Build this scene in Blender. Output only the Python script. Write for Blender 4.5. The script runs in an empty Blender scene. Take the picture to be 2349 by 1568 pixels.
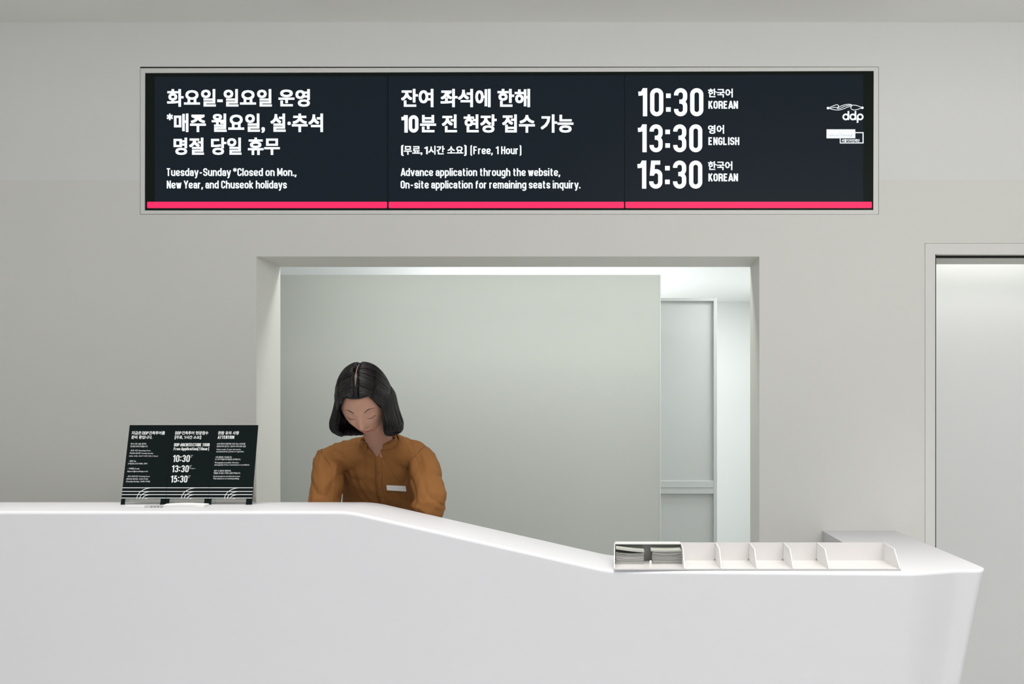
import bpy, bmesh, math, random
from mathutils import Vector, Matrix, noise
from mathutils.bvhtree import BVHTree
random.seed(7)
sc = bpy.context.scene
C = sc.collection

# ------------------------------------------------------------------ camera
F, CX, CY, H = 1900.0, 1423.0, 952.0, 1.37          # focal length in px, principal point, eye height
cd = bpy.data.cameras.new('camera'); cam = bpy.data.objects.new('camera', cd); C.objects.link(cam)
cam.location = (0, 0, H); cam.rotation_euler = (math.pi/2, 0, 0)
cd.sensor_width = 36; cd.lens = F/2349*36
cd.shift_x = (1174.5-CX)/2349; cd.shift_y = (CY-784)/2349
cd.clip_start = .05
sc.camera = cam

# ------------------------------------------------------------------ world, lights, exposure
WORLD_COL, WORLD_STR = (.93, .96, 1.0), .60
w = bpy.data.worlds.new('hall'); sc.world = w; w.use_nodes = True
w.node_tree.nodes['Background'].inputs[0].default_value = (*WORLD_COL, 1)
w.node_tree.nodes['Background'].inputs[1].default_value = WORLD_STR

def area(name, loc, size, power, col=(1, 1, 1), rot=(0, 0, 0), spread=180):
    l = bpy.data.lights.new(name, 'AREA'); l.shape = 'RECTANGLE'
    l.size, l.size_y = size; l.energy = power; l.color = col; l.spread = math.radians(spread)
    o = bpy.data.objects.new(name, l); C.objects.link(o); o.location = loc; o.rotation_euler = rot
    return o
WARM = (1.0, .97, .93)
area('hall_ceiling_light', (-.3, 2.2, 3.06), (5.8, .7), 40, WARM, spread=75)
area('hall_wall_fill', (1.7, -.8, 3.0), (3.6, 1.0), 49, WARM, (math.radians(80), 0, 0))  # added fill aimed at the wall to lift its upper part, no fixture
area('partition_fill', (-.4, 4.08, 2.43), (2.9, .14), 13, (.98, 1, .98))  # added strip that evens out and brightens the partition
area('office_door_light', (1.0, 4.95, 2.43), (.4, .4), 8, (.98, 1, .99))
area('office_rear_light', (.2, 6.6, 2.43), (1.8, .8), 24, (.96, 1, 1))
area('office_ceiling_fill', (-.6, 6.6, 1.5), (1.4, 1.4), 24, (.96, 1, 1), (math.pi, 0, 0))  # added upward fill hidden behind the partition, brightens the office ceiling
area('corridor_light', (1.85, 4.02, 2.85), (.9, .16), 9, (1, 1, 1))
sc.view_settings.view_transform = 'Standard'; sc.view_settings.look = 'None'
sc.view_settings.exposure = 0; sc.view_settings.gamma = 1
sc.view_settings.use_curve_mapping = False

# ------------------------------------------------------------------ materials
def s2l(c):
    return tuple(((v/255)/12.92 if v/255 <= .04045 else ((v/255+.055)/1.055)**2.4) for v in c)
def mat(name, col, rough=.5, spec=.5, metal=0, emit=None, estr=1, bump=0, bscale=200, mottle=0, mscale=3, sss=0, alpha=None, trans=0, coat=0, stretch=None):
    m = bpy.data.materials.new(name); m.use_nodes = True
    nt = m.node_tree; b = nt.nodes['Principled BSDF']
    b.inputs['Base Color'].default_value = (*col, 1)
    b.inputs['Roughness'].default_value = rough
    b.inputs['Specular IOR Level'].default_value = spec
    b.inputs['Metallic'].default_value = metal
    b.inputs['Transmission Weight'].default_value = trans
    b.inputs['Coat Weight'].default_value = coat
    if sss:
        b.inputs['Subsurface Weight'].default_value = sss
        b.inputs['Subsurface Radius'].default_value = (.02, .008, .005)
        b.inputs['Subsurface Scale'].default_value = .5
    if emit:
        b.inputs['Emission Color'].default_value = (*emit, 1); b.inputs['Emission Strength'].default_value = estr
    if bump or mottle:
        tc = nt.nodes.new('ShaderNodeTexCoord')
        mp = nt.nodes.new('ShaderNodeMapping'); nt.links.new(tc.outputs['Object'], mp.inputs[0])
        if stretch: mp.inputs['Scale'].default_value = stretch
    if bump:
        n = nt.nodes.new('ShaderNodeTexNoise'); n.inputs['Scale'].default_value = bscale; n.inputs['Detail'].default_value = 6
        bp = nt.nodes.new('ShaderNodeBump'); bp.inputs['Strength'].default_value = bump; bp.inputs['Distance'].default_value = .002
        nt.links.new(mp.outputs[0], n.inputs['Vector']); nt.links.new(n.outputs['Fac'], bp.inputs['Height']); nt.links.new(bp.outputs[0], b.inputs['Normal'])
    if mottle:
        n = nt.nodes.new('ShaderNodeTexNoise'); n.inputs['Scale'].default_value = mscale; n.inputs['Detail'].default_value = 5
        r = nt.nodes.new('ShaderNodeMapRange'); r.inputs['To Min'].default_value = 1-mottle; r.inputs['To Max'].default_value = 1+mottle
        v = nt.nodes.new('ShaderNodeVectorMath'); v.operation = 'SCALE'; v.inputs[0].default_value = col
        nt.links.new(mp.outputs[0], n.inputs['Vector']); nt.links.new(n.outputs['Fac'], r.inputs['Value'])
        nt.links.new(r.outputs[0], v.inputs['Scale']); nt.links.new(v.outputs[0], b.inputs['Base Color'])
    return m
M = {
 'wall_low': mat('warm_white_wall', (.78, .775, .735), .75, .2, bump=.12, bscale=260, mottle=.018, mscale=1.6),
 'wall_up': mat('cool_white_wall', (.80, .80, .79), .75, .2, bump=.12, bscale=260, mottle=.018, mscale=1.6),
 'ceil': mat('ceiling_paint', (.84, .84, .81), .85, .2, mottle=.01),
 'floor': mat('pale_floor', (.66, .66, .65), .35, .5, mottle=.05, mscale=6),
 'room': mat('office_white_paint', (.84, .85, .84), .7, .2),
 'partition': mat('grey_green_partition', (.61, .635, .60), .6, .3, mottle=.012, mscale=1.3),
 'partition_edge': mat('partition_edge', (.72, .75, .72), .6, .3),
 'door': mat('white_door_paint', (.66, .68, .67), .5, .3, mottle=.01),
 'gap': mat('grey_hairline_gap', (.22, .22, .20), .8, .1),
 'dark': mat('black_shadow_gap', (.02, .02, .018), .7, .2),
 'jamb': mat('grey_metal_jamb', (.50, .50, .46), .45, .4),
 'trim': mat('painted_trim', (.80, .795, .765), .6, .3),
 'counter': mat('white_solid_surface', (.680, .683, .705), .42, .30, bump=.02, bscale=500, mottle=.006),
 'acrylic': mat('white_acrylic', (.73, .71, .70), .25, .4),
 'acrylic_edge': mat('white_acrylic_edge', (.84, .83, .82), .3, .4),
 'grey_back': mat('darker_acrylic', (.36, .37, .34), .3, .4),
 'paper': mat('leaflet_paper', (.52, .52, .49), .7, .2, mottle=.08, mscale=40, stretch=(1, 1, 30)),
 'paper2': mat('leaflet_cover', (.50, .52, .46), .55, .3, mottle=.10, mscale=30),
 'card': mat('white_card', (.86, .86, .85), .5, .3),
 'slot': mat('grey_slot', (.50, .50, .51), .5, .3),
 'screen': mat('dark_screen', (.003, .004, .005), .3, .06, emit=(.0088, .0135, .0190), estr=1),
 'bezel': mat('black_bezel', (.004, .006, .005), .35, .06, emit=(.004, .006, .005), estr=1),
 'glyph': mat('white_lit_text', (.1, .1, .1), .5, .1, emit=(.90, .97, 1.0), estr=1.05),
 'glyph_dim': mat('grey_lit_text', (.1, .1, .1), .5, .1, emit=(.42, .46, .5), estr=1),
 'pink': mat('pink_lit_bar', (.05, .01, .02), .4, .2, emit=(1.0, .022, .13), estr=1),
 'board': mat('black_sign_board', (.004, .0085, .0085), .45, .10, mottle=.15, mscale=20),
 'print': mat('white_print', (.80, .82, .81), .5, .2),
 'hair': mat('black_hair', (.008, .0065, .0065), .38, .35),
 'skin': mat('skin', (.47, .26, .185), .5, .3, sss=.15, bump=.1, bscale=350, mottle=.05, mscale=25),
 'lips': mat('lips', (.42, .14, .12), .4, .4),
 'brow': mat('brow', (.04, .025, .02), .6, .2),
 'eye': mat('eyelid_line', (.03, .02, .02), .5, .3),
 'shirt': mat('mustard_brown_cotton', (.285, .122, .036), .8, .2, bump=.35, bscale=420, mottle=.08, mscale=9),
 'button': mat('brown_button', (.16, .07, .03), .4, .4),
 'trousers': mat('charcoal_trousers', (.03, .03, .035), .8, .2, bump=.2),
 'shoe': mat('black_leather', (.015, .015, .015), .35, .4),
 'desk': mat('pale_desk', (.62, .62, .60), .5, .3),
}
# pink bars keep one even emission colour along each screen
# clear acrylic
ga = bpy.data.materials.new('clear_acrylic'); ga.use_nodes = True
nt = ga.node_tree; nt.nodes.clear()
out = nt.nodes.new('ShaderNodeOutputMaterial'); mx = nt.nodes.new('ShaderNodeMixShader'); mx.inputs[0].default_value = .22
tr = nt.nodes.new('ShaderNodeBsdfTransparent'); tr.inputs[0].default_value = (.93, .95, .94, 1)
gl = nt.nodes.new('ShaderNodeBsdfGlossy'); gl.inputs[1].default_value = .1
nt.links.new(tr.outputs[0], mx.inputs[1]); nt.links.new(gl.outputs[0], mx.inputs[2]); nt.links.new(mx.outputs[0], out.inputs[0])
M['clear'] = ga

# ------------------------------------------------------------------ helpers
def P(px, py, Y):
    """photo pixel -> world point at depth Y"""
    return Vector(((px-CX)/F*Y, Y, H-(py-CY)/F*Y))
def tag(o, label=None, cat=None, group=None, kind=None):
    if label: o['label'] = label
    if cat: o['category'] = cat
    if group: o['group'] = group
    if kind: o['kind'] = kind
    return o
def empty(name, loc=(0, 0, 0)):
    o = bpy.data.objects.new(name, None); o.empty_display_size = .05; C.objects.link(o); o.location = loc; return o
def link(name, me, m, parent=None, smooth=False):
    o = bpy.data.objects.new(name, me); C.objects.link(o)
    for x in (m if isinstance(m, (list, tuple)) else [m]): me.materials.append(x)
    if parent is not None:
        o.parent = parent
        if parent.location.length: o.matrix_parent_inverse = Matrix.Translation(parent.location).inverted()
    if smooth:
        for p in me.polygons: p.use_smooth = True
    return o
def build(name, vs, fs, m, parent=None, smooth=False, fm=None):
    me = bpy.data.meshes.new(name); me.from_pydata([tuple(v) for v in vs], [], fs); me.update()
    o = link(name, me, m, parent, smooth)
    if fm:
        for p, k in zip(me.polygons, fm): p.material_index = k
    return o
def fix(o, bevel=0, seg=2):
    bm = bmesh.new(); bm.from_mesh(o.data)
    bmesh.ops.recalc_face_normals(bm, faces=bm.faces)
    if bevel:
        bmesh.ops.bevel(bm, geom=bm.edges[:], offset=bevel, segments=seg, affect='EDGES', profile=.5)
    bm.to_mesh(o.data); bm.free(); return o
def box(name, x0, x1, y0, y1, z0, z1, m, parent=None, bevel=0, seg=2):
    vs = [(x, y, z) for x in (x0, x1) for y in (y0, y1) for z in (z0, z1)]
    fs = [(0, 1, 3, 2), (4, 6, 7, 5), (0, 4, 5, 1), (2, 3, 7, 6), (0, 2, 6, 4), (1, 5, 7, 3)]
    return fix(build(name, vs, fs, m, parent), bevel, seg)
def prism(name, pts, off, m, parent=None, bevel=0):
    """polygon pts (3-D) extruded by the vector off"""
    n = len(pts); off = Vector(off)
    vs = [Vector(p) for p in pts]+[Vector(p)+off for p in pts]
    fs = [tuple(range(n)), tuple(range(2*n-1, n-1, -1))]+[(i, (i+1) % n, n+(i+1) % n, n+i) for i in range(n)]
    return fix(build(name, vs, fs, m, parent), bevel)

# ------------------------------------------------------------------ the setting
YW, YB = 3.647, 3.905            # faces of the wall with the hatch
XL, XR, ZC = -3.6, 4.2, 3.10
TINT_Z = 1.37+(952-413)/F*YW  # wall face has a cooler tint above this height, a warmer one below
def X_(px, Y=YW): return (px-CX)/F*Y
def Z_(py, Y=YW): return H-(py-CY)/F*Y
holes = [  # x0,x1,z0,z1,through
 (X_(588), X_(1742), -1, Z_(588), True),
 (X_(321.3), X_(2015.8), Z_(491.6), Z_(153.0), False),
 (X_(2121.5), XR-.4, -1, Z_(557.4), True)]
xs = sorted({XL, XR} | {h[0] for h in holes} | {h[1] for h in holes})
zs = sorted({0, ZC, TINT_Z} | {h[2] for h in holes if h[2] > 0} | {h[3] for h in holes})
vs, fs, fm, vid = [], [], [], {}
def vtx(x, y, z):
    k = (round(x, 5), round(y, 5), round(z, 5))
    if k not in vid: vid[k] = len(vs); vs.append((x, y, z))
    return vid[k]
def cellhole(i, j):
    if not (0 <= i < len(xs)-1 and 0 <= j < len(zs)-1): return None
    cx, cz = (xs[i]+xs[i+1])/2, (zs[j]+zs[j+1])/2
    for h in holes:
        if h[0] < cx < h[1] and h[2] < cz < h[3]: return h
    return False
for i in range(len(xs)-1):
    for j in range(len(zs)-1):
        a, b, c, d = xs[i], xs[i+1], zs[j], zs[j+1]
        h = cellhole(i, j)
        up = 1 if (c+d)/2 > TINT_Z else 0
        if h is False:
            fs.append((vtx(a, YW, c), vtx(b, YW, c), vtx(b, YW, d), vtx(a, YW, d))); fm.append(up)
            fs.append((vtx(a, YB, c), vtx(a, YB, d), vtx(b, YB, d), vtx(b, YB, c))); fm.append(0)
        else:
            yd = YB if h[4] else YW+.03
            if not h[4]:
                fs.append((vtx(a, yd, c), vtx(b, yd, c), vtx(b, yd, d), vtx(a, yd, d))); fm.append(2)
                fs.append((vtx(a, YB, c), vtx(a, YB, d), vtx(b, YB, d), vtx(b, YB, c))); fm.append(0)
            for (di, dj, q) in ((-1, 0, (a, c, a, d)), (1, 0, (b, d, b, c)), (0, -1, (b, c, a, c)), (0, 1, (a, d, b, d))):
                if cellhole(i+di, j+dj) is False:
                    x0, z0, x1, z1 = q
                    fs.append((vtx(x0, YW, z0), vtx(x1, YW, z1), vtx(x1, yd, z1), vtx(x0, yd, z0))); fm.append(0 if h[4] else 2)
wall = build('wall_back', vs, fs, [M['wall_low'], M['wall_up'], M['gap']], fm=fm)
tag(wall, kind='structure')

tag(box('ceiling', XL, XR, 1.5, YB, ZC, ZC+.1, M['ceil']), kind='structure')
tag(box('floor', XL-.2, XR+.2, -2.5, 8.2, -.1, 0, M['floor']), kind='structure')
tag(box('wall_left', XL-.2, XL, .5, YW, 0, ZC, M['wall_low']), kind='structure')
tag(box('wall_right', XR, XR+.2, .5, YW, 0, ZC, M['wall_low']), kind='structure')
# room behind the hatch
ZR = 2.45
YR = (ZR-H)*F/(952-693)
tag(box('corridor_ceiling', 1.38, XR, YB, 4.2, 3.0, 3.1, M['room']), kind='structure')
tag(box('office_ceiling', XL, 1.38, YB, 8.2, ZR, ZR+.1, M['room']), kind='structure')
tag(box('wall_office_rear', XL, 1.38, YR, YR+.1, 0, ZR, M['room']), kind='structure')
tag(box('wall_office_left', XL-.2, XL, YB, YR, 0, ZR, M['room']), kind='structure')
tag(box('wall_office_right', 1.33, 1.38, YB, YR, 0, ZR, M['room']), kind='structure')
tag(box('wall_corridor', 1.38, XR, 4.15, 4.2, 0, 3.0, M['room']), kind='structure')
tag(box('wall_corridor_end', XR, XR+.2, YB, 4.2, 0, 3.0, M['room']), kind='structure')

# display surround, flush in the wall with a hairline gap
def ring(name, outer, inner, Yf, depth, m, parent=None):
    """outer/inner: four pixel corners TL TR BR BL on the plane Yf"""
    o = [P(*p, Yf) for p in outer]; i = [P(*p, Yf) for p in inner]
    D = Vector((0, depth, 0))
    vs = o+i+[v+D for v in o]+[v+D for v in i]
    fs = []
    for k in range(4):
        n = (k+1) % 4
        fs += [(k, n, 4+n, 4+k), (8+k, 12+k, 12+n, 8+n), (k, 8+k, 8+n, n), (4+k, 4+n, 12+n, 12+k)]
    return fix(build(name, vs, fs, m, parent))
tag(ring('trim_1', [(322, 156.5), (2015, 152.8+1), (2015, 491), (322, 490.5)], [(332.5, 167), (2004.5, 162.5), (2003.5, 481.5), (331.5, 482.5)], YW-.001, .03, M['trim']), kind='structure')

# casing of the door on the right
y0c = YW-.0015
xa, xb, zt, zi = X_(2122.2), X_(2145.2), Z_(558.2), Z_(583)
pts = [(xa, y0c, 0), (xa, y0c, zt), (XR-.41, y0c, zt), (XR-.41, y0c, zi), (xb, y0c, zi), (xb, y0c, 0)]
tag(prism('trim_2', pts, (0, .03, 0), M['trim']), kind='structure')
# black shadow gap and the metal jamb behind it
xg, zg = X_(2147.3), Z_(588)
dj = empty('door_1', (xb, YW, 0)); tag(dj, kind='structure')
prism('shadow_gap', [(xb-.02, YW+.03, 0), (xb-.02, YW+.03, zi+.02), (XR-.42, YW+.03, zi+.02), (XR-.42, YW+.03, zg), (xg, YW+.03, zg), (xg, YW+.03, 0)], (0, .01, 0), M['dark'], dj)
box('edge_gap', xb+.0002, X_(2147.6), YW+.001, YW+.02, 0, zi-.0005, M['dark'], dj)
prism('door_jamb', [(xa, YW+.04, 0), (xa, YW+.04, zt), (XR-.42, YW+.04, zt), (XR-.42, YW+.04, zg+.004), (xg-.004, YW+.04, zg+.004), (xg-.004, YW+.04, 0)], (0, .17, 0), M['jamb'], dj)

# grey-green partition behind the hatch
YP = 4.75
pt = build('wall_partition', [P(560, 630, YP), P(1513, 630, YP), Vector((X_(1513, YP), YP, 0)), Vector((X_(560, YP)-.6, YP, 0)),
     P(560, 630, YP)+Vector((0, .035, 0)), P(1513, 630, YP)+Vector((0, .035, 0)), Vector((X_(1513, YP), YP+.035, 0)), Vector((X_(560, YP)-.6, YP+.035, 0))],
     [(0, 3, 2, 1), (4, 5, 6, 7), (0, 1, 5, 4), (1, 2, 6, 5), (3, 0, 4, 7)], M['partition'])
for i in (0, 4): pt.data.vertices[i].co.x -= .6
tag(fix(pt), kind='structure')
tag(box('trim_3', X_(1513, YP), X_(1513, YP)+.007, YP-.003, YP+.037, 0, Z_(630, YP), M['partition_edge']), kind='structure')

# framed white door standing open in the office
YD = 5.5
d2 = empty('door_2', (X_(1580, YD), YD, 0)); tag(d2, kind='structure')
xd0, xd1 = X_(1380, YD), X_(1645, YD)
zdt = Z_(683, YD); ft = .022
zr1, zr0 = Z_(1102, YD), Z_(1132, YD)
xf0, xf1 = X_(1340, YD), X_(1637, YD)
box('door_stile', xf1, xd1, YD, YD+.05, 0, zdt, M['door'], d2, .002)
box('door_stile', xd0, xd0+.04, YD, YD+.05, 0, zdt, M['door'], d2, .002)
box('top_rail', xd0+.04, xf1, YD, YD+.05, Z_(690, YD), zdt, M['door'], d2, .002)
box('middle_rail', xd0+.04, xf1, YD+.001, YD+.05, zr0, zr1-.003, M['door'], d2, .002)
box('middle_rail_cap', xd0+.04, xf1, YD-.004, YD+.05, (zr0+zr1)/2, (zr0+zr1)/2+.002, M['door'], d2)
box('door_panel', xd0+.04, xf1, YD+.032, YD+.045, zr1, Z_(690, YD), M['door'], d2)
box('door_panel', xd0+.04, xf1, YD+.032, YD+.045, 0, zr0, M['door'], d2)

# ------------------------------------------------------------------ reception counter
ZU, ZL, YF, YK = 1.0557, .8615, 2.714, 3.0
def ztop(x):
    a, b, r = -.890, -.035, .045
    s = (ZL-ZU)/(b-a)
    def soft(t, r): return 0 if t <= -r else (t if t >= r else (t+r)**2/(4*r))
    return ZU+s*(soft(x-a, r)-soft(x-b, r))
def yfront(x):
    if x < 0: return YF
    if x < .93: return YF-.040*min(1, x/.93)
    t = min(1, (x-.93)/.22); t = t*t*(3-2*t)
    return YF-.040+.055*t
SL = .217
xsn = [XL+.001, -3, -2, -1.3]+[-.96+i*.01 for i in range(15)]+[-.7+i*.1 for i in range(6)]+[-.10+i*.01 for i in range(15)]+[.15+i*.1 for i in range(8)]+[.93+.02*i for i in range(11)]
stations = [(x, 0.0) for x in xsn]
R = .035
XE = 1.213

for k in range(0, 9):
    ph = k/8*math.pi/2
    stations.append((XE-R+R*math.sin(ph), R*(1-math.cos(ph))))
vs, fs = [], []
def section(x, dy):
    zt, yf = ztop(x), yfront(x)+dy
    r = .012
    pr = [(yf, 0), (yf, .3), (yf, zt-.1), (yf, zt-r)]+[(yf+r-r*math.cos(a), zt-r+r*math.sin(a)) for a in [math.radians(15*i) for i in range(1, 7)]]
    pr += [(YK-.003, zt), (YK, zt-.003), (YK, zt-.1), (YK, 0)]
    k = max(0, min(1, (x-.8)/(XE-.8)))
    return [(x-SL*k*(ZL-z), y, z) for (y, z) in pr]
for (x, dy) in stations:
    vs += section(x, dy)
n = len(section(0, 0))
for i in range(len(stations)-1):
    for k in range(n-1):
        fs.append((i*n+k, (i+1)*n+k, (i+1)*n+k+1, i*n+k+1))
fs.append(tuple(range(n))); fs.append(tuple((len(stations)-1)*n+k for k in range(n-1, -1, -1)))
counter = empty('reception_counter', (0, YF+.15, 0))
tag(counter, 'long white reception counter whose top slopes down to a low shelf on the right', 'counter')
cb = build('counter_body', vs, fs, M['counter'], counter, True); fix(cb)
wn = cb.modifiers.new('even_shading', 'WEIGHTED_NORMAL'); wn.weight = 90; wn.mode = 'FACE_AREA'
# return that runs back to the wall
zr = ZL+.0002
ret = [(.89, YK-.03, 0), (.89, YK-.03, zr), (XE-.0006, YK-.03, zr), (XE-.0006-SL*zr, YK-.03, 0)]
prism('counter_return', ret, (0, YW-YK+.029, 0), M['counter'], counter)
# staff desk behind the counter
desk = empty('staff_desk', (-1.2, 3.1, 0)); tag(desk, 'pale work desk hidden behind the tall side of the white counter', 'desk')
box('desk_top', -2.6, -.1, YK+.002, YK+.17, .72, .75, M['desk'], desk, .002)
for x in (-2.55, -.2): box('leg', x, x+.04, YK+.1, YK+.14, 0, .72, M['desk'], desk)

# ------------------------------------------------------------------ lettering
def fillet(pts, r, closed):
    n = len(pts); out = []
    for i in range(n):
        p = Vector(pts[i])
        if not closed and i in (0, n-1) or r == 0: out.append(p); continue
        a, b = Vector(pts[i-1]), Vector(pts[(i+1) % n])
        la, lb = (a-p).length, (b-p).length
        la2 = la if (not closed and i-1 == 0) else la/2
        lb2 = lb if (not closed and i+1 == n-1) else lb/2
        u, v = (a-p).normalized(), (b-p).normalized()
        ang = u.angle(v)
        if ang > 3.0: out.append(p); continue
        d = min(r/math.tan(ang/2), la2*.999, lb2*.999)
        s, e = p+u*d, p+v*d
        for k in range(7):
            t = k/6; 
            # conic towards a circular arc
            wgt = math.sin(ang/2); 
            den = (1-t)**2+2*wgt*t*(1-t)+t*t
            out.append(((1-t)**2*s+2*wgt*t*(1-t)*p+t*t*e)/den)
    return out
def stroke(pts, w, closed=False):
    """-> verts, quads of a ribbon of width w (2-D)"""
    q = [pts[0]]
    for p in pts[1:]:
        if (p-q[-1]).length > 1e-5: q.append(p)
    if closed and (q[0]-q[-1]).length < 1e-5: q.pop()
    n = len(q); L = []; Rr = []
    for i in range(n):
        a = q[i-1] if (i > 0 or closed) else None
        b = q[(i+1) % n] if (i < n-1 or closed) else None
        if a is None: d = (b-q[i]).normalized(); nr = Vector((-d.y, d.x)); s = 1
        elif b is None: d = (q[i]-a).normalized(); nr = Vector((-d.y, d.x)); s = 1
        else:
            d1, d2 = (q[i]-a).normalized(), (b-q[i]).normalized()
            m = d1+d2
            if m.length < 1e-4: m = d1
            m.normalize(); nr = Vector((-m.y, m.x)); s = 1/max(.35, abs(m.dot(d1)))
        L.append(q[i]+nr*w/2*s); Rr.append(q[i]-nr*w/2*s)
    vs = L+Rr; fs = []
    for i in range(n if closed else n-1):
        j = (i+1) % n; fs.append((i, j, n+j, n+i))
    return vs, fs
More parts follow.
